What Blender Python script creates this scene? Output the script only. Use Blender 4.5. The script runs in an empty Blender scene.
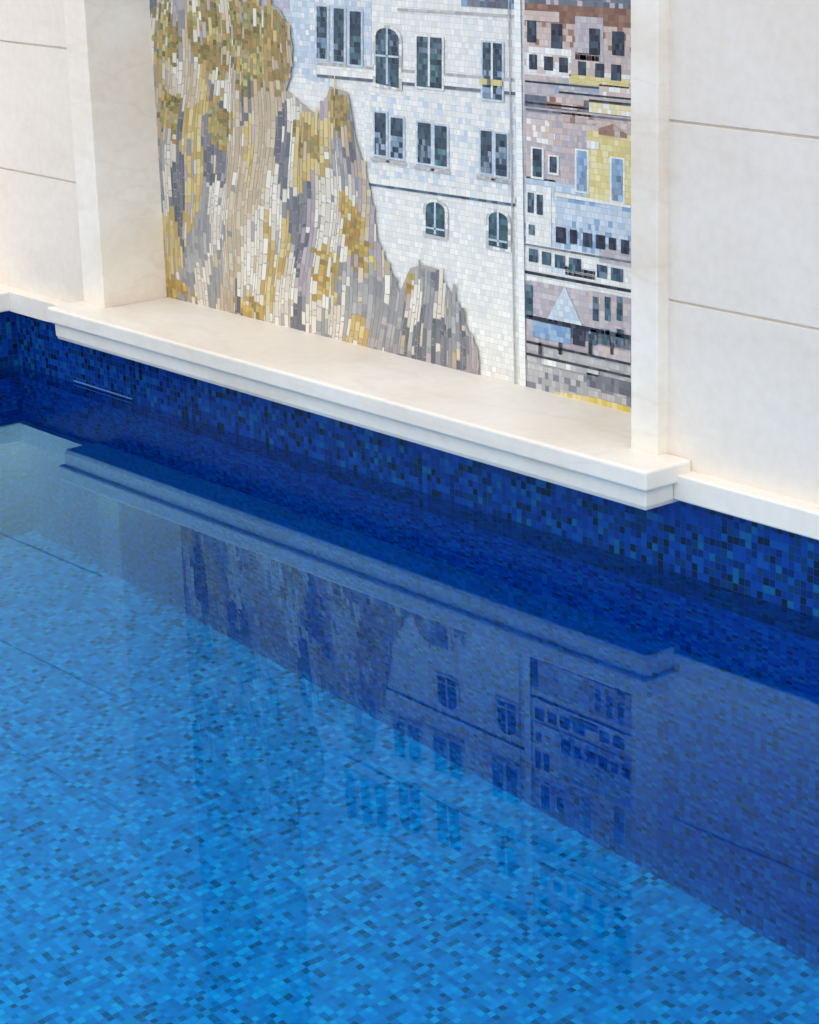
import bpy, bmesh, math, random
from mathutils import Vector, Matrix, noise
random.seed(7)
SC=bpy.context.scene; COL=SC.collection
SC.view_settings.view_transform='Standard'
# ---------------- dimensions (metres; water surface is z = 0, marble wall face is y = 0)
W=1.798; RC=.159; PJ=.028; SJ=.118; J=.092; JR=.068; OV=.130-.068; OVL=.026; H=.218; T=.039
ZB=.150; CP=.037; HB=.147; HC=.196; G1=.822; G2=.502
CAM=Vector((W+3.0305,-3.0,1.3923)); YAW=.67888; PIT=.29495; ROLL=-.02942; F=2381.9
TOP=2.3; DEPTH=1.43; TILEY=-.015
# ---------------- camera
fw=Vector((-math.cos(YAW)*math.cos(PIT),math.sin(YAW)*math.cos(PIT),-math.sin(PIT)))
rt=fw.cross(Vector((0,0,1))).normalized(); up=rt.cross(fw)
R=rt*math.cos(ROLL)+up*math.sin(ROLL); U=-rt*math.sin(ROLL)+up*math.cos(ROLL)
cd=bpy.data.cameras.new('camera'); cam=bpy.data.objects.new('camera',cd); COL.objects.link(cam)
cam.matrix_world=Matrix(((R.x,U.x,-fw.x,CAM.x),(R.y,U.y,-fw.y,CAM.y),(R.z,U.z,-fw.z,CAM.z),(0,0,0,1)))
cd.sensor_fit='VERTICAL'; cd.sensor_height=24; cd.lens=F*24/1024; cd.clip_start=.05; cd.clip_end=200
SC.camera=cam
def panel_pt(px,py,Y=RC):
    d=fw*F+R*(px-409.5)+U*(512-py)
    k=(Y-CAM.y)/d.y
    p=CAM+d*k
    return (p.x,p.z)
# ---------------- materials
def lin(c):
    return tuple(((v/255)/12.92 if v/255<=.04045 else ((v/255+.055)/1.055)**2.4) for v in c)
def newmat(n):
    m=bpy.data.materials.new(n); m.use_nodes=True
    nt=m.node_tree; return m,nt,nt.nodes['Principled BSDF']
def nd(nt,t,**kw):
    n=nt.nodes.new(t)
    for k,v in kw.items(): setattr(n,k,v)
    return n
def ramp(nt,stops,interp='LINEAR'):
    r=nt.nodes.new('ShaderNodeValToRGB'); cr=r.color_ramp; cr.interpolation=interp
    while len(cr.elements)>1: cr.elements.remove(cr.elements[-1])
    cr.elements[0].position=stops[0][0]; cr.elements[0].color=(*lin(stops[0][1]),1)
    for p,c in stops[1:]:
        e=cr.elements.new(p); e.color=(*lin(c),1)
    return r
def marble(name,base,vein,amt=.35,rough=.5,veins=0.,thin=.0):
    m,nt,b=newmat(name); L=nt.links.new
    g=nd(nt,'ShaderNodeNewGeometry')
    mp=nd(nt,'ShaderNodeMapping'); mp.inputs['Scale'].default_value=(1.3,1.3,2.2); mp.inputs['Rotation'].default_value=(.2,.3,.1)
    L(g.outputs['Position'],mp.inputs[0])
    n1=nd(nt,'ShaderNodeTexNoise'); n1.inputs['Scale'].default_value=2.2; n1.inputs['Detail'].default_value=7; n1.inputs['Distortion'].default_value=.9
    L(mp.outputs[0],n1.inputs['Vector'])
    r1=ramp(nt,[(.28,vein),(.52,base),(.8,tuple(min(255,c+3) for c in base))]); L(n1.outputs['Fac'],r1.inputs[0])
    n2=nd(nt,'ShaderNodeTexNoise'); n2.inputs['Scale'].default_value=45; n2.inputs['Detail'].default_value=4
    L(g.outputs['Position'],n2.inputs['Vector'])
    r2=ramp(nt,[(.35,(240,237,233)),(.65,(255,255,255))]); L(n2.outputs['Fac'],r2.inputs[0])
    mx=nd(nt,'ShaderNodeMix',data_type='RGBA',blend_type='MULTIPLY'); mx.inputs[0].default_value=amt
    L(r1.outputs[0],mx.inputs[6]); L(r2.outputs[0],mx.inputs[7])
    n3=nd(nt,'ShaderNodeTexNoise'); n3.inputs['Scale'].default_value=1.6; n3.inputs['Detail'].default_value=8; n3.inputs['Distortion'].default_value=.3
    L(mp.outputs[0],n3.inputs['Vector'])
    r3=ramp(nt,[(.46,(255,255,255)),(.60,(228,210,188)),(.70,(216,192,166))]); L(n3.outputs['Fac'],r3.inputs[0])
    m2=nd(nt,'ShaderNodeMix',data_type='RGBA',blend_type='MULTIPLY'); m2.inputs[0].default_value=veins
    L(mx.outputs[2],m2.inputs[6]); L(r3.outputs[0],m2.inputs[7])
    mp2=nd(nt,'ShaderNodeMapping'); mp2.inputs['Scale'].default_value=(.8,1.5,4.5); mp2.inputs['Rotation'].default_value=(0,.35,0); L(g.outputs['Position'],mp2.inputs[0])
    n5=nd(nt,'ShaderNodeTexNoise'); n5.inputs['Scale'].default_value=1.7; n5.inputs['Detail'].default_value=6; n5.inputs['Distortion'].default_value=.25; L(mp2.outputs[0],n5.inputs['Vector'])
    r5=ramp(nt,[(.475,(255,255,255)),(.5,(214,200,186)),(.525,(255,255,255))]); L(n5.outputs['Fac'],r5.inputs[0])
    m5=nd(nt,'ShaderNodeMix',data_type='RGBA',blend_type='MULTIPLY'); m5.inputs[0].default_value=thin
    L(m2.outputs[2],m5.inputs[6]); L(r5.outputs[0],m5.inputs[7]); L(m5.outputs[2],b.inputs['Base Color'])
    b.inputs['Roughness'].default_value=rough; b.inputs['Specular IOR Level'].default_value=.3
    bp=nd(nt,'ShaderNodeBump'); bp.inputs['Strength'].default_value=.05; bp.inputs['Distance'].default_value=.004
    L(n2.outputs['Fac'],bp.inputs['Height']); L(bp.outputs[0],b.inputs['Normal'])
    return m
M_wall=marble('wall_marble',(222,213,203),(218,208,197),amt=.35,rough=.6,thin=.06)
M_frame=marble('frame_marble',(231,224,214),(226,216,203),.3,.5,.3,.14)
M_sill=marble('sill_marble',(223,217,208),(219,211,200),.3,.45,.2,.14)
def tiles(name,stops,grout,axes,size=.017,seed=0.,gw=.455,low=None,zr=None,spec=.5):
    m,nt,b=newmat(name); L=nt.links.new
    g=nd(nt,'ShaderNodeNewGeometry'); s=nd(nt,'ShaderNodeSeparateXYZ'); L(g.outputs['Position'],s.inputs[0])
    c=nd(nt,'ShaderNodeCombineXYZ'); L(s.outputs[axes[0]],c.inputs[0]); L(s.outputs[axes[1]],c.inputs[1])
    sc=nd(nt,'ShaderNodeVectorMath',operation='MULTIPLY'); sc.inputs[1].default_value=(1/size,1/size,0); L(c.outputs[0],sc.inputs[0])
    fl=nd(nt,'ShaderNodeVectorMath',operation='FLOOR'); L(sc.outputs[0],fl.inputs[0])
    ad=nd(nt,'ShaderNodeVectorMath',operation='ADD'); ad.inputs[1].default_value=(seed,seed*.7,seed*1.3); L(fl.outputs[0],ad.inputs[0])
    wn=nd(nt,'ShaderNodeTexWhiteNoise',noise_dimensions='3D'); L(ad.outputs[0],wn.inputs[0])
    rp=ramp(nt,stops,'CONSTANT'); L(wn.outputs['Value'],rp.inputs[0]); colo=rp.outputs[0]
    if low:
        r2=ramp(nt,low,'CONSTANT'); L(wn.outputs['Value'],r2.inputs[0])
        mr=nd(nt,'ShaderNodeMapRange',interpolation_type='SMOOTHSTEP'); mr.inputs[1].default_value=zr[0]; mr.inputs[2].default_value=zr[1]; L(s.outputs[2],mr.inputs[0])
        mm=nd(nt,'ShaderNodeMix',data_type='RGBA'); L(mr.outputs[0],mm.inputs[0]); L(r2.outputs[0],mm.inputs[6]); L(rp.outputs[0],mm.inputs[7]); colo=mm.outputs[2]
    fr=nd(nt,'ShaderNodeVectorMath',operation='FRACTION'); L(sc.outputs[0],fr.inputs[0])
    s2=nd(nt,'ShaderNodeSeparateXYZ'); L(fr.outputs[0],s2.inputs[0])
    outs=[]
    for k in (0,1):
        a=nd(nt,'ShaderNodeMath',operation='SUBTRACT'); a.inputs[1].default_value=.5; L(s2.outputs[k],a.inputs[0])
        a2=nd(nt,'ShaderNodeMath',operation='ABSOLUTE'); L(a.outputs[0],a2.inputs[0]); outs.append(a2)
    mx=nd(nt,'ShaderNodeMath',operation='MAXIMUM'); L(outs[0].outputs[0],mx.inputs[0]); L(outs[1].outputs[0],mx.inputs[1])
    gt=nd(nt,'ShaderNodeMath',operation='GREATER_THAN'); gt.inputs[1].default_value=gw; L(mx.outputs[0],gt.inputs[0])
    mc=nd(nt,'ShaderNodeMix',data_type='RGBA'); L(gt.outputs[0],mc.inputs[0]); L(colo,mc.inputs[6]); mc.inputs[7].default_value=(*lin(grout),1)
    L(mc.outputs[2],b.inputs['Base Color'])
    rr=nd(nt,'ShaderNodeMix',data_type='FLOAT'); L(gt.outputs[0],rr.inputs[0]); rr.inputs[2].default_value=.25; rr.inputs[3].default_value=.7
    L(rr.outputs[0],b.inputs['Roughness']); b.inputs['Specular IOR Level'].default_value=spec
    return m
wall_stops=[(0,(0,44,122)),(.22,(0,54,140)),(.42,(0,30,92)),(.56,(2,66,146)),(.70,(2,48,94)),(.82,(8,82,134)),(.90,(2,22,48))]
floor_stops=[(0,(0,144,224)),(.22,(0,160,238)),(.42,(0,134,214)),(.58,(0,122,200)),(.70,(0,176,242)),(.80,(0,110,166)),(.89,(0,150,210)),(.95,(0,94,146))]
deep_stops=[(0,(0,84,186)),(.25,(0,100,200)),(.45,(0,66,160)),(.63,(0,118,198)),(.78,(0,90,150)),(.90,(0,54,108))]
M_tile_xz=tiles('pool_wall_tiles',wall_stops,(2,44,106),(0,2),size=.0145,seed=3,spec=.3)
M_tile_yz=tiles('pool_side_tiles',wall_stops,(2,44,106),(1,2),size=.0145,seed=9,spec=.3,low=deep_stops,zr=(-.14,-.10))
M_tile_deep=tiles('deep_wall_tiles',deep_stops,(0,90,178),(0,2),size=.0145,seed=3,low=floor_stops,zr=(-1.52,-1.25),spec=.03)  # low courses blend into floor colours: soft shadow edge painted in the tiles
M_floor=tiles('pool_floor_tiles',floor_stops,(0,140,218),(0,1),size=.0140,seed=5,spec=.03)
m,nt,b=newmat('water'); M_water=m; L=nt.links.new
nt.nodes.remove(b)
g=nd(nt,'ShaderNodeNewGeometry'); n1=nd(nt,'ShaderNodeTexNoise'); n1.inputs['Scale'].default_value=6; n1.inputs['Detail'].default_value=2; n1.inputs['Distortion'].default_value=.4
L(g.outputs['Position'],n1.inputs['Vector'])
bp=nd(nt,'ShaderNodeBump'); bp.inputs['Strength'].default_value=.15; bp.inputs['Distance'].default_value=.0005
L(n1.outputs['Fac'],bp.inputs['Height'])
n4=nd(nt,'ShaderNodeTexNoise'); n4.inputs['Scale'].default_value=20; n4.inputs['Detail'].default_value=1; L(g.outputs['Position'],n4.inputs['Vector'])
bp2=nd(nt,'ShaderNodeBump'); bp2.inputs['Strength'].default_value=.12; bp2.inputs['Distance'].default_value=.0011
L(n4.outputs['Fac'],bp2.inputs['Height']); L(bp.outputs[0],bp2.inputs['Normal'])
rf=nd(nt,'ShaderNodeBsdfRefraction'); rf.inputs['IOR'].default_value=1.333; rf.inputs['Roughness'].default_value=.024; rf.inputs['Color'].default_value=(.65,.985,1,1)
gs=nd(nt,'ShaderNodeBsdfGlossy'); gs.inputs['Roughness'].default_value=0; gs.inputs['Color'].default_value=(.32,.70,.95,1)
fz=nd(nt,'ShaderNodeFresnel'); fz.inputs['IOR'].default_value=1.333
pw=nd(nt,'ShaderNodeMath',operation='POWER'); pw.inputs[1].default_value=1.85; L(fz.outputs[0],pw.inputs[0])
mu=nd(nt,'ShaderNodeMath',operation='MULTIPLY',use_clamp=True); mu.inputs[1].default_value=8.0; L(pw.outputs[0],mu.inputs[0])
mxs=nd(nt,'ShaderNodeMixShader'); L(mu.outputs[0],mxs.inputs[0]); L(rf.outputs[0],mxs.inputs[1]); L(gs.outputs[0],mxs.inputs[2])
for n in (gs,fz): L(bp.outputs[0],n.inputs['Normal'])
L(bp2.outputs[0],rf.inputs['Normal'])
L(mxs.outputs[0],nt.nodes['Material Output'].inputs[0])
m,nt,b=newmat('mosaic_tesserae'); M_tess=m
at=nd(nt,'ShaderNodeAttribute',attribute_name='Col'); nt.links.new(at.outputs['Color'],b.inputs['Base Color'])
b.inputs['Roughness'].default_value=.4; b.inputs['Specular IOR Level'].default_value=.35
def plain(name,a,b_,rough,scale=20):
    m,nt,b=newmat(name); b.inputs['Roughness'].default_value=rough
    n1=nd(nt,'ShaderNodeTexNoise'); n1.inputs['Scale'].default_value=scale; rp=ramp(nt,[(.3,a),(.7,b_)]); nt.links.new(n1.outputs['Fac'],rp.inputs[0]); nt.links.new(rp.outputs[0],b.inputs['Base Color']); return m
M_deck=plain('deck_stone',(196,188,178),(212,206,196),.7,30)
M_strip=plain('pale_strip',(80,130,180),(100,146,190),.4)
# ---------------- mesh helpers
def link(name,bm,mat,parent=None,bevel=0):
    bmesh.ops.recalc_face_normals(bm,faces=bm.faces[:])
    me=bpy.data.meshes.new(name); bm.to_mesh(me); bm.free()
    me.materials.append(mat); o=bpy.data.objects.new(name,me); COL.objects.link(o); o.parent=parent
    if bevel:
        md=o.modifiers.new('bevel','BEVEL'); md.width=bevel; md.segments=3; md.limit_method='ANGLE'
    return o
def prism(bm,pts,axis,a,b_):
    def P(p,t):
        return {'x':(t,p[0],p[1]),'y':(p[0],t,p[1]),'z':(p[0],p[1],t)}[axis]
    A=[bm.verts.new(P(p,a)) for p in pts]; B=[bm.verts.new(P(p,b_)) for p in pts]
    bm.faces.new(A); bm.faces.new(B[::-1]); n=len(pts)
    for i in range(n): bm.faces.new((A[i],A[(i+1)%n],B[(i+1)%n],B[i]))
def box(bm,x0,x1,y0,y1,z0,z1): prism(bm,[(x0,y0),(x1,y0),(x1,y1),(x0,y1)],'z',z0,z1)
def struct(o): o['kind']='structure'; return o
def tag(o,l,c): o['label']=l; o['category']=c; return o
def empty(n,loc):
    o=bpy.data.objects.new(n,None); COL.objects.link(o); o.location=loc; o.empty_display_size=.1; return o
def keep(o,par):
    o.parent=par; o.matrix_parent_inverse=Matrix.Translation(-par.location); return o
# ---------------- marble wall with horizontal joints
def wall_profile():
    pts=[(0,HB)]
    for z in [G2, G1, G1+.32, G1+.64, G1+.96]:
        pts+=[(0,z-.003),(.006,z-.001),(.006,z+.001),(0,z+.003)]
    pts+=[(0,TOP),(.3,TOP),(.3,HB)]
    return pts
XL,XR=-3.2,6.5
for nm,x0,x1 in (('wall_left',XL,-J+.01),('wall_right',W+JR-.01,XR)):
    bm=bmesh.new(); prism(bm,wall_profile(),'x',x0,x1); struct(link(nm,bm,M_wall))
bm=bmesh.new(); box(bm,-J+.01,W+JR-.01,RC+.03,.3,HB,TOP); struct(link('wall_back',bm,M_wall))
bm=bmesh.new(); box(bm,-J-.03,W+JR+.03,-PJ-.02,.3,TOP,TOP+.3); struct(link('trim_1',bm,M_frame,bevel=.01))
for nm,x0,x1,l in (('pilaster',-J,0,'cream marble upright framing the left side of the mosaic beside the rocky cliff'),
                 ('pilaster',W,W+JR,'narrow cream marble upright on the right side of the mosaic beside the stacked houses')):
    bm=bmesh.new(); box(bm,x0,x1,-PJ,RC+.02,H-.004,TOP)
    tag(link(nm,bm,M_frame,bevel=.003),l,'stone pilaster')
# sill
sill=tag(empty('window_sill',(W/2,0,H)),'long projecting cream marble ledge with moulded underside below the mosaic panel','stone ledge')
XA,XB=-J-OVL,W+JR+OV
bm=bmesh.new()
prism(bm,[(XA,-SJ),(XB,-SJ),(XB,0),(W,0),(W,RC+.02),(0,RC+.02),(0,0),(XA,0)],'z',H-T,H)
o=link('ledge_slab',bm,M_sill,bevel=.006); keep(o,sill)
bm=bmesh.new()
levels=[(H-T,.012),(ZB-.002,.013),(ZB-.012,.017)]
rings=[]
for z,i in levels:
    rings.append([bm.verts.new(p) for p in ((XA+i,-SJ+i,z),(XB-i,-SJ+i,z),(XB-i,.0,z),(XA+i,.0,z))])
for a,b2 in zip(rings,rings[1:]):
    for k in range(4): bm.faces.new((a[k],a[(k+1)%4],b2[(k+1)%4],b2[k]))
bm.faces.new(rings[0]); bm.faces.new(rings[-1][::-1])
o=link('moulding',bm,M_sill,bevel=.003); keep(o,sill)
XS=panel_pt(16,330,TILEY)[0]
for n,(x0,x1) in enumerate(((XB-.012,XR),(XS+.0155,XA+.012))):
    bm=bmesh.new(); box(bm,x0,x1,-CP,.02,HB,HC); struct(link('trim_%d'%(n+2),bm,M_sill,bevel=.004 if n==0 else 0))
# left side of the pool, its coping and the paving behind it
bm=bmesh.new(); box(bm,XS-.3,XS+.015,-6.3,.02,HB,HC+.001); struct(link('trim_4',bm,M_sill,bevel=.004))
bm=bmesh.new(); box(bm,XS-.3,XS,-6.3,TILEY,-DEPTH-.2,HB); struct(link('wall_pool_left',bm,M_tile_yz))
bm=bmesh.new(); box(bm,XL,XS-.3,-9,-.001,HB,HC); struct(link('floor_paving',bm,M_deck))
# pool shell
bm=bmesh.new(); box(bm,XL,XR,TILEY,.3,-.12,HB); struct(link('wall_pool_band',bm,M_tile_xz))
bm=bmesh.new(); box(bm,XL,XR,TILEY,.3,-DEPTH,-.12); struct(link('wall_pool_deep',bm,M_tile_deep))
bm=bmesh.new(); box(bm,XS,XR,-6.3,.3,-DEPTH-.2,-DEPTH); struct(link('floor',bm,M_floor))
bm=bmesh.new(); box(bm,XR,XR+.3,-6.3,.3,-DEPTH-.2,HB); struct(link('wall_pool_right',bm,M_tile_yz))
bm=bmesh.new(); box(bm,XS,XR+.3,-6.6,-6.3,-DEPTH-.2,.1); struct(link('wall_pool_front',bm,M_tile_xz))
bm=bmesh.new(); box(bm,XS-.3,XR+.3,-9,-6.3,.1,.15); struct(link('floor_deck',bm,M_deck))
bm=bmesh.new()
vs=[bm.verts.new(p) for p in ((XS,-6.3,0),(XR,-6.3,0),(XR,TILEY,0),(XS,TILEY,0))]; bm.faces.new(vs)
wo=link('water',bm,M_water); wo['kind']='stuff'; tag(wo,'clear blue pool water reflecting the marble wall and mosaic','water')
if wo.data.polygons[0].normal.z<0: wo.data.flip_normals()
# ---------------- mosaic
mos=tag(empty('mosaic_panel',(W/2,RC,H)),'stone mosaic picture of a cliff and hillside houses set in the marble wall','mosaic')
def clip(poly,q):
    out=poly
    for i in range(len(q)):
        a=q[i]; b_=q[(i+1)%len(q)]; inp=out; out=[]
        if not inp: return []
        def s(p): return (b_[0]-a[0])*(p[1]-a[1])-(b_[1]-a[1])*(p[0]-a[0])
        for k in range(len(inp)):
            p=inp[k]; r=inp[k-1]; sp=s(p); sr=s(r)
            if sp>=0:
                if sr<0: t=sr/(sr-sp); out.append((r[0]+(p[0]-r[0])*t,r[1]+(p[1]-r[1])*t))
                out.append(p)
            elif sr>=0:
                t=sr/(sr-sp); out.append((r[0]+(p[0]-r[0])*t,r[1]+(p[1]-r[1])*t))
    return out
def area(q): return sum(q[i-1][0]*q[i][1]-q[i][0]*q[i-1][1] for i in range(len(q)))/2
class Mos:
    def __init__(s): s.f=[]
    def add(s,poly,y,c): s.f.append((poly,y,c))
    def build(s,name):
        me=bpy.data.meshes.new(name); vs=[];fs=[];cs=[]
        for poly,y,c in s.f:
            b0=len(vs); vs+=[(p[0]-W/2,y-RC,p[1]-H) for p in poly]
            fs.append(tuple(range(b0,b0+len(poly)))); cs.append((c,len(poly)))
        me.from_pydata(vs,[],fs)
        at=me.color_attributes.new('Col','FLOAT_COLOR','CORNER'); k=0
        for c,n in cs:
            for _ in range(n): at.data[k].color=(c[0]*.9,c[1]*.9,c[2]*.9,1); k+=1
        me.materials.append(M_tess); o=bpy.data.objects.new(name,me); COL.objects.link(o); o.parent=mos; return o
TS=.0122
FULL=[(0,H-.001),(W,H-.001),(W,TOP),(0,TOP)]
def region(M,q,pal,level,tw=.0128,th=TS,jit=6,grout=None):
    if area(q)<0: q=q[::-1]
    q=clip(q,FULL)
    if len(q)<3: return
    if grout is None:
        a=[sum(c[i] for c in pal)/len(pal) for i in range(3)]
        grout=tuple(v*.74+34 for v in a)
    y0=RC-level*.0006
    M.add(q,y0,lin(grout))
    xs=[p[0] for p in q]; zs=[p[1] for p in q]
    gp=.00042; z=min(zs)
    n=max(1,round((max(zs)-min(zs))/th)); thh=(max(zs)-min(zs))/n
    while z<max(zs)-1e-5:
        x=min(xs)-random.random()*tw*.8
        while x<max(xs):
            w=tw*random.uniform(.7,1.45)
            t=clip([(x+gp,z+gp),(x+w-gp,z+gp),(x+w-gp,z+thh-gp),(x+gp,z+thh-gp)],q)
            if len(t)>2 and abs(area(t))>2e-6:
                c=random.choice(pal); d=random.uniform(-jit,jit)
                M.add(t,y0-.0003,lin(tuple(max(0,min(255,v+d)) for v in c)))
            x+=w
        z+=thh
def Q(*pp): return [panel_pt(a,b) for a,b in pp]
def R4(x0,y0,x1,y1):
    def sy(y): return .05+ (y+10)/ (410+10)*.20
    dx=x1-x0
    return Q((x0,y0),(x1,y0+sy(y0)*dx),(x1,y1+sy(y1)*dx),(x0,y1))
WHITE=[(238,236,229),(232,231,225),(242,240,233),(226,227,225)]
PBLUE=[(204,215,225),(194,208,221),(212,221,229),(188,203,216)]
DARK=[(68,88,104),(52,68,86),(88,112,128),(108,130,146),(60,96,104)]
NAVY=[(50,54,70),(40,44,60),(70,76,92)]
GREY=[(184,184,184),(172,172,175),(196,195,194)]
LAV=[(190,180,184),(180,170,176),(198,190,194)]
PINK=[(210,190,180),(218,200,190),(198,178,170)]
BROWN=[(144,108,92),(132,98,84),(156,120,104)]
YEL=[(226,210,150),(220,203,138),(234,220,168)]
BLUE=[(138,168,202),(154,182,210),(122,154,192)]
SLATE=[(112,118,130),(98,104,118),(128,132,142)]
bm=bmesh.new(); box(bm,0,W,RC,RC+.02,H,TOP); o=link('backing_board',bm,M_deck); keep(o,mos)
A=Mos()
xc=panel_pt(523,200)[0]
region(A,[(.3,H),(xc,H),(xc,TOP),(.3,TOP)],WHITE,1)
region(A,Q((262,-60),(330,-60),(330,88),(262,60)),PBLUE+WHITE[:1],2)
region(A,Q((262,-60),(290,-60),(290,14),(262,8)),[(196,192,206),(186,182,198)],3)
region(A,R4(365,-60,520,-6),PBLUE+WHITE[:2],2)
region(A,R4(462,-6,519,6),SLATE+BLUE[:1],3)
region(A,R4(365,92,520,178),WHITE+PBLUE[:1],2)
region(A,R4(330,-6,372,62),WHITE[3:]+PBLUE,2)
for (x0,y,x1,h,pal,lv) in ((318,62,522,3,GREY,4),(318,65,522,9,WHITE,4),(318,74,522,3,SLATE,4),(364,182,516,2.5,DARK,4),(364,176,516,6,WHITE,4),(398,8,522,2.5,GREY,4)):
    region(A,R4(x0,y,x1,y+h),pal,lv,th=.02)
def window(M,x0,y0,x1,y1,frame=PBLUE,glass=DARK,mull=WHITE,lv=5,nm=1):
    region(M,R4(x0-2,y0-2,x1+2,y1+2),frame,lv,tw=.012,th=.012)
    gy=y0+(y1-y0)*random.uniform(.3,.7)
    hi=random.choice(([(118,136,152),(138,154,170)],[(90,128,134),(70,104,112)],[(150,170,190),(128,150,174)]))
    region(M,R4(x0,y0,x1,gy),glass[:2]+[random.choice(glass)],lv+1,tw=.010,th=.012,jit=16)
    region(M,R4(x0,gy,x1,y1),glass[:2]+hi,lv+1,tw=.010,th=.012,jit=16)
    for k in range(nm):
        xm=x0+(x1-x0)*(k+1)/(nm+1)
        region(M,R4(xm-1,y0,xm+1,y1),mull,lv+2,tw=.012)
for (x0,y0,x1,y1) in ((318,6,328,58),(335,8,345,61),(351,11,362,64)): window(A,x0,y0,x1,y1,nm=0)
window(A,418,36,443,86,frame=WHITE)
window(A,484,42,503,98); region(A,R4(482,78,504,84),YEL[:2]+SLATE[:1],9,tw=.01)
for (x0,y0,x1,y1) in ((376,112,387,154),(392,117,404,157),(419,122,432,162),(436,125,448,165),(482,130,493,172),(497,133,508,175)):
    window(A,x0,y0,x1,y1,nm=0); region(A,R4(x0-4,y1+3,x1+4,y1+6),GREY,7)
def arch(M,x0,y0,x1,y1,gl=[(60,92,100),(80,114,126),(50,74,84)],bar=8,lv=5):
    cx=(x0+x1)/2; rx=(x1-x0)/2
    def shp(g):
        top=[(cx+(rx+g)*math.cos(a),y0+rx*.8-(rx*.8+g)*math.sin(a)+ (math.cos(a)*rx*.17)) for a in [math.pi*i/8 for i in range(9)]]
        return Q(*([(x0-g,y1+g-1),(x1+g,y1+g+rx*.34)]+top))
    region(M,shp(3),GREY[2:]+WHITE[:1],lv,tw=.012,th=.012)
    region(M,shp(0),gl,lv+1,tw=.010,th=.012,jit=14)
    region(M,R4(cx-1,y0,cx+1,y1),PBLUE,lv+2); region(M,R4(x0,y1-bar,x1,y1-bar+2),PBLUE,lv+2)
arch(A,427,202,446,234); arch(A,490,212,509,246); arch(A,377,28,400,84,gl=DARK,bar=30)
sx=panel_pt(519,200)[0]; sx2=panel_pt(525,200)[0]; sx1=panel_pt(513,200)[0]
region(A,[(sx1,H),(sx1+.004,H),(sx1+.004,TOP),(sx1,TOP)],GREY[:2],8,tw=.02)
region(A,[(sx,H),(sx2,H),(sx2,TOP),(sx,TOP)],[(242,242,238)],8,tw=.03)
A.build('building_tesserae')
B=Mos(); X0=525
region(B,[(xc,H),(W,H),(W,TOP),(xc,TOP)],WHITE,1)
rows=[(-60,-2,PINK),(-2,9,SLATE+LAV[:1]),(9,27,BROWN),(27,50,PINK+BROWN[2:]),(50,72,PINK+LAV[:1]),(72,80,WHITE),(80,100,PINK[:1]+GREY[:1]),(100,112,SLATE),(112,182,LAV),(182,204,PBLUE),(204,224,WHITE),(224,248,PBLUE+BLUE[:1]),(248,286,WHITE),(286,322,LAV),(322,334,SLATE),(334,350,LAV),(350,372,GREY),(372,412,GREY+LAV[:1])]
for y0,y1,pal in rows: region(B,R4(X0,y0-6,634,y1-6),pal,2)
for (x0,y0,x1,y1,pal,lv) in ((525,10,560,20,PINK,3),(576,16,604,60,LAV,3),(525,46,572,72,WHITE[1:]+PINK[:1],3),(572,52,600,74,PINK,3),(600,84,632,98,PINK[:2]+WHITE[:1],3),(526,78,556,92,LAV,3),(556,84,600,93,GREY+BLUE[:1],3),
    (527,176,556,190,PBLUE,3),(600,246,632,262,LAV,3),(552,262,596,272,PBLUE,3),(566,266,632,282,WHITE,3),(526,318,540,346,LAV,3)):
    region(B,R4(x0,y0,x1,y1),pal,lv)
for x,y,w,h in ((528,20,9,22),(552,23,11,25),(590,28,11,26),(613,31,12,24),(530,54,8,15),(545,56,9,14),(560,57,9,15),(579,61,8,14),(596,63,9,14),(612,64,10,16)):
    region(B,R4(x,y,x+w,y+h),NAVY+DARK[:2],4,tw=.009,jit=14)
region(B,R4(570,74,630,83),YEL,3)
for x0,x1,y in ((526,600,80),(560,632,91),(526,590,101),(590,632,99)): region(B,R4(x0,y,x1,y+2),NAVY,4)
region(B,R4(548,96,585,107),BROWN[2:]+PINK,4); region(B,R4(590,102,632,112),YEL[2:]+WHITE[:1],4)
region(B,R4(527,112,578,178),PINK[:1]+LAV,3); region(B,R4(578,112,632,130),PINK,3); region(B,R4(527,108,632,110),SLATE,5)
region(B,Q((560,112),(590,114),(600,124),(568,122)),BROWN[2:]+PINK,5)
region(B,Q((527,118),(548,120),(556,132),(556,146),(527,140)),PINK[:2]+WHITE[:1],4)
region(B,R4(588,130,632,198),YEL,4)
region(B,R4(588,140,600,148),WHITE,5); region(B,Q((600,128),(614,124),(628,134),(628,138),(600,134)),BROWN[2:]+PINK[2:],6)
window(B,534,148,543,176,frame=WHITE,nm=0); window(B,551,156,558,172,frame=WHITE,nm=0)
window(B,578,150,588,190,frame=WHITE,glass=BLUE,nm=0); window(B,613,158,624,200,frame=WHITE,glass=BLUE[:2]+DARK[2:],nm=0)
region(B,Q((556,194),(632,206),(632,236),(556,224)),PBLUE+BLUE[:1],4)
region(B,Q((556,192),(632,205),(632,208),(556,196)),WHITE[:2],6)
for x,y,w,h in ((557,226,10,16),(571,229,7,14),(584,232,9,14),(597,234,9,14),(610,237,7,12),(622,239,8,14)):
    region(B,R4(x,y,x+w,y+h),NAVY+DARK[:1],5,tw=.009,jit=12)
region(B,R4(527,184,552,246),WHITE,4)
for x,y in ((529,192),(538,194)): region(B,R4(x,y,x+6,y+20),DARK,6,tw=.009)
region(B,R4(530,224,536,234),DARK,6)
for x,y,w in ((530,248,9),(543,251,9),(556,254,10),(570,257,12),(598,264,10),(612,267,12)):
    region(B,R4(x,y,x+w,y+13),DARK,5,tw=.009,jit=12)
region(B,R4(526,243,632,245),SLATE,5); region(B,R4(526,270,632,273),NAVY,5)
region(B,R4(530,280,632,318),LAV,4)
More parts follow.
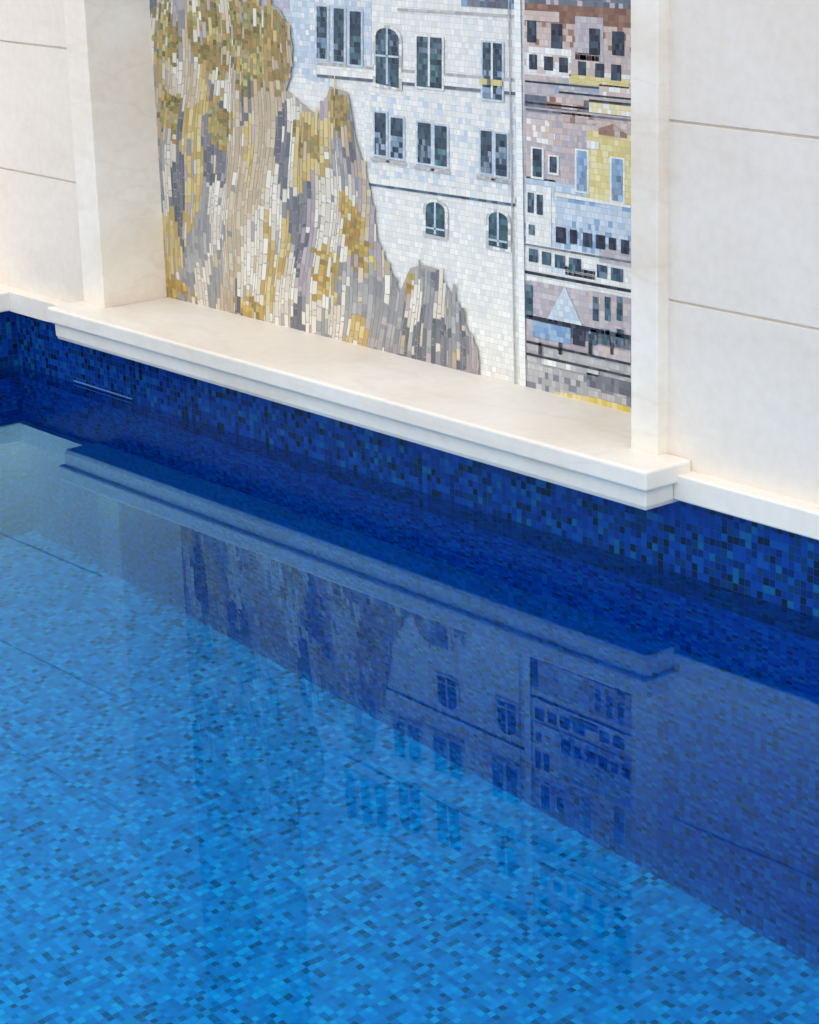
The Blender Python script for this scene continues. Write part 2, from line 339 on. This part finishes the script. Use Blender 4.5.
region(B,Q((548,320),(566,286),(584,326)),PBLUE,6)
region(B,R4(527,284,534,316),DARK,6)
region(B,R4(590,290,632,320),PINK[:1]+LAV,5)
for x in (594,606,618): region(B,R4(x,296,x+6,320),DARK,6,tw=.009)
region(B,R4(528,314,632,318),NAVY,6)
region(B,R4(534,320,572,336),BLUE,6); region(B,R4(574,328,586,344),NAVY,6)
for x in (590,603,617): region(B,R4(x,328,x+8,344),BLUE[:1]+DARK,6,tw=.009)
for y in (340,352): region(B,R4(528,y,632,y+2.5),NAVY,7)
for x in (540,560,590,612): region(B,R4(x,342,x+3,354),NAVY,7,tw=.01)
region(B,R4(596,344,632,356),PINK[:1]+LAV,6)
region(B,R4(526,362,632,390),GREY+SLATE[2:],5); region(B,R4(545,356,600,364),WHITE+GREY,6)
region(B,R4(588,372,632,386),SLATE,6)
region(B,Q((556,391),(600,398),(634,408),(634,420),(556,402)),YEL[:2]+[(220,196,90)],6)
B.build('house_tesserae')
# cliff
Cm=Mos()
cl=[panel_pt(*p) for p in ((140,-70),(262,-70),(262,6),(272,3),(282,10),(291,26),(295,48),(292,78),(288,90),(300,100),(322,118),(332,86),(350,92),(358,140),(371,182),(380,240),(392,270),(402,292),(412,268),(424,264),(436,268),(450,288),(462,306),(470,330),(480,350),(481,390),(400,400),(140,330))]
fol=[[panel_pt(*p) for p in q] for q in (
 ((156,14),(166,-10),(186,40),(178,64),(158,60)),
 ((186,24),(200,-70),(228,-70),(226,20),(232,70),(216,78),(200,62)),
 ((230,10),(236,-40),(260,-60),(262,84),(244,98),(234,70)),
 ((258,0),(278,3),(292,26),(297,48),(293,80),(280,92),(262,84)),
 ((328,96),(340,82),(352,94),(356,136),(340,134)),
 ((160,80),(186,92),(178,134),(160,126)),
 ((204,88),(226,86),(236,124),(222,154),(208,122)),
 ((314,248),(336,244),(344,284),(336,302),(316,292)),
 ((162,268),(184,274),(208,302),(166,296)),
 ((290,118),(318,122),(324,166),(302,152)),
 ((342,188),(362,204),(378,268),(360,272),(344,230)),
 ((238,288),(268,298),(272,322),(242,316)),
 ((408,262),(422,262),(414,288),(402,294)))]
def inside(p,q):
    r=False
    for i in range(len(q)):
        a=q[i-1]; b_=q[i]
        if (a[1]>p[1])!=(b_[1]>p[1]) and p[0]<(b_[0]-a[0])*(p[1]-a[1])/(b_[1]-a[1])+a[0]: r=not r
    return r
CREAM=[(224,216,201),(214,205,188),(232,226,213)]
TAN=[(201,182,154),(190,172,145),(210,194,168)]
GR=[(160,158,158),(146,146,150),(176,174,172)]
DG=[(114,116,125),(128,128,135),(102,106,117)]
MAU=[(184,172,174),(172,160,166)]
OCR=[(206,180,118),(190,162,100),(214,194,138)]
OL=[(146,138,82),(168,154,88),(130,124,76),(184,166,98),(160,132,74),(106,108,70),(190,176,120),(154,146,112),(176,142,80)]
OL2=[(148,124,74),(170,138,80),(128,112,66),(160,132,86),(138,130,76)]
OCH=[(190,160,80),(172,146,76),(200,180,106),(154,130,78),(182,140,78)]
xlim=panel_pt(262,-60)[0]; zlim=panel_pt(200,-60)[1]; ztop=panel_pt(200,0)[1]
x385=panel_pt(385,300)[0]
seeds=[]
SW,SH=.048,.17
for i in range(470):
    sx_=random.uniform(-.1,1.45); sz=random.uniform(H-.1,TOP+.1)
    if sx_>x385: pal=random.choices([GR,CREAM,DG,MAU,TAN],[3,2,2.6,1.6,1])[0]
    elif .52<sx_<.85: pal=random.choices([CREAM,TAN,GR,DG,MAU,OCR],[3,2.4,3,2.8,1,1.3])[0]
    else: pal=random.choices([CREAM,TAN,GR,DG,MAU,OCR],[4,4,3,1.6,1.3,1.8])[0]
    seeds.append((sx_/SW,sz/SH,pal))
yb=RC-.0066
def put(poly,c,dy=0):
    q=clip(poly,FULL)
    if len(q)>2: Cm.add(q,yb-dy,lin(tuple(max(0,min(255,v)) for v in c)))
put(cl[::-1] if area(cl)<0 else cl,(172,167,159),-.0006)
put([(0,zlim-.01),(xlim,zlim-.01),(xlim,TOP),(0,TOP)],(172,167,159),-.0006)
def shf(x,z): return x+.10*(z-1.0)+.014*math.sin(z*8+x*5)+.005*math.sin(z*21-x*13)
xx=-.6
while xx<1.9:
    w=random.uniform(.006,.018); z=H-random.random()*.04
    while z<TOP:
        ox=shf(xx,z); mid=(ox+w/2,z+.015)
        if mid[0]<-.03 or mid[0]>1.5: z+=.03; continue
        jm=(mid[0]+random.uniform(-.014,.014),mid[1]+random.uniform(-.014,.014))
        infol=any(inside(jm,f) for f in fol) or (z>ztop and noise.noise(Vector((xx*4,z*3,9)))>.05)
        if infol and random.random()<.07: infol=False
        h=random.uniform(.008,.016) if infol else random.choice((random.uniform(.010,.022),random.uniform(.022,.048)))
        if inside(mid,cl) or (mid[1]>zlim and mid[0]<xlim):
            if infol:
                clump=noise.noise(Vector((mid[0]*14,mid[1]*14,5)))
                c=random.choice((OL2 if clump>.12 or mid[0]>xlim else OL) if mid[1]>.62 else OCH)
                if clump<-.1: c=tuple(v+16 for v in c)
            else:
                ax=mid[0]/SW+.5*noise.noise(Vector((mid[0]*20,mid[1]*9,2))); az=mid[1]/SH
                pal=min(seeds,key=lambda s:(s[0]-ax-(s[1]-az)*.6)**2+(s[1]-az)**2)[2]
                if random.random()<.11: pal=random.choice([CREAM,TAN,GR,MAU])
                c=random.choice(pal)
            d=random.uniform(-6,6); c=tuple(q+d for q in c); g_=.00025
            o2=shf(xx,z+h); w1=shf(xx+w,z)-shf(xx,z); w2=shf(xx+w,z+h)-o2
            e=[random.uniform(0,.0011) for _ in range(4)]; k1=random.uniform(-.004,.004)
            if infol: e=[v*.5 for v in e]; k1*=.3
            put([(ox+g_+e[0],z+g_+max(0,k1)),(ox+w1-g_-e[1],z+g_+max(0,-k1)),(o2+w2-g_-e[2],z+h-g_),(o2+g_+e[3],z+h-g_)],c,random.uniform(0,.0002))
        z+=h
    xx+=w
Cm.build('cliff_tesserae')
# pale strip at the water line
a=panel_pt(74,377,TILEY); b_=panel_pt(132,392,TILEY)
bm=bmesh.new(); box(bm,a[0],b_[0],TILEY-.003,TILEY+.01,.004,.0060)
tag(link('waterline_strip',bm,M_strip,bevel=.0006),'thin pale strip on the blue tiles at the water line under the ledge','pool inlet')
# ---------------- light: bright overcast sky, brighter overhead and towards the open side on the right
w=bpy.data.worlds.new('sky'); SC.world=w; w.use_nodes=True; nt=w.node_tree; bg=nt.nodes['Background']
tc=nd(nt,'ShaderNodeTexCoord'); sp=nd(nt,'ShaderNodeSeparateXYZ'); nt.links.new(tc.outputs['Generated'],sp.inputs[0])
rp=ramp(nt,[(0,(188,188,188)),(.02,(226,226,227)),(.5,(241,242,244)),(1,(250,251,253))]); nt.links.new(sp.outputs[2],rp.inputs[0]); nt.links.new(rp.outputs[0],bg.inputs[0])
mr=nd(nt,'ShaderNodeMapRange'); mr.inputs[3].default_value=1.56; mr.inputs[4].default_value=2.55; nt.links.new(sp.outputs[2],mr.inputs[0])
mx_=nd(nt,'ShaderNodeMath',operation='MULTIPLY_ADD'); mx_.inputs[1].default_value=.34; mx_.inputs[2].default_value=1.0; nt.links.new(sp.outputs[0],mx_.inputs[0])
mm_=nd(nt,'ShaderNodeMath',operation='MULTIPLY'); nt.links.new(mr.outputs[0],mm_.inputs[0]); nt.links.new(mx_.outputs[0],mm_.inputs[1]); nt.links.new(mm_.outputs[0],bg.inputs[1])
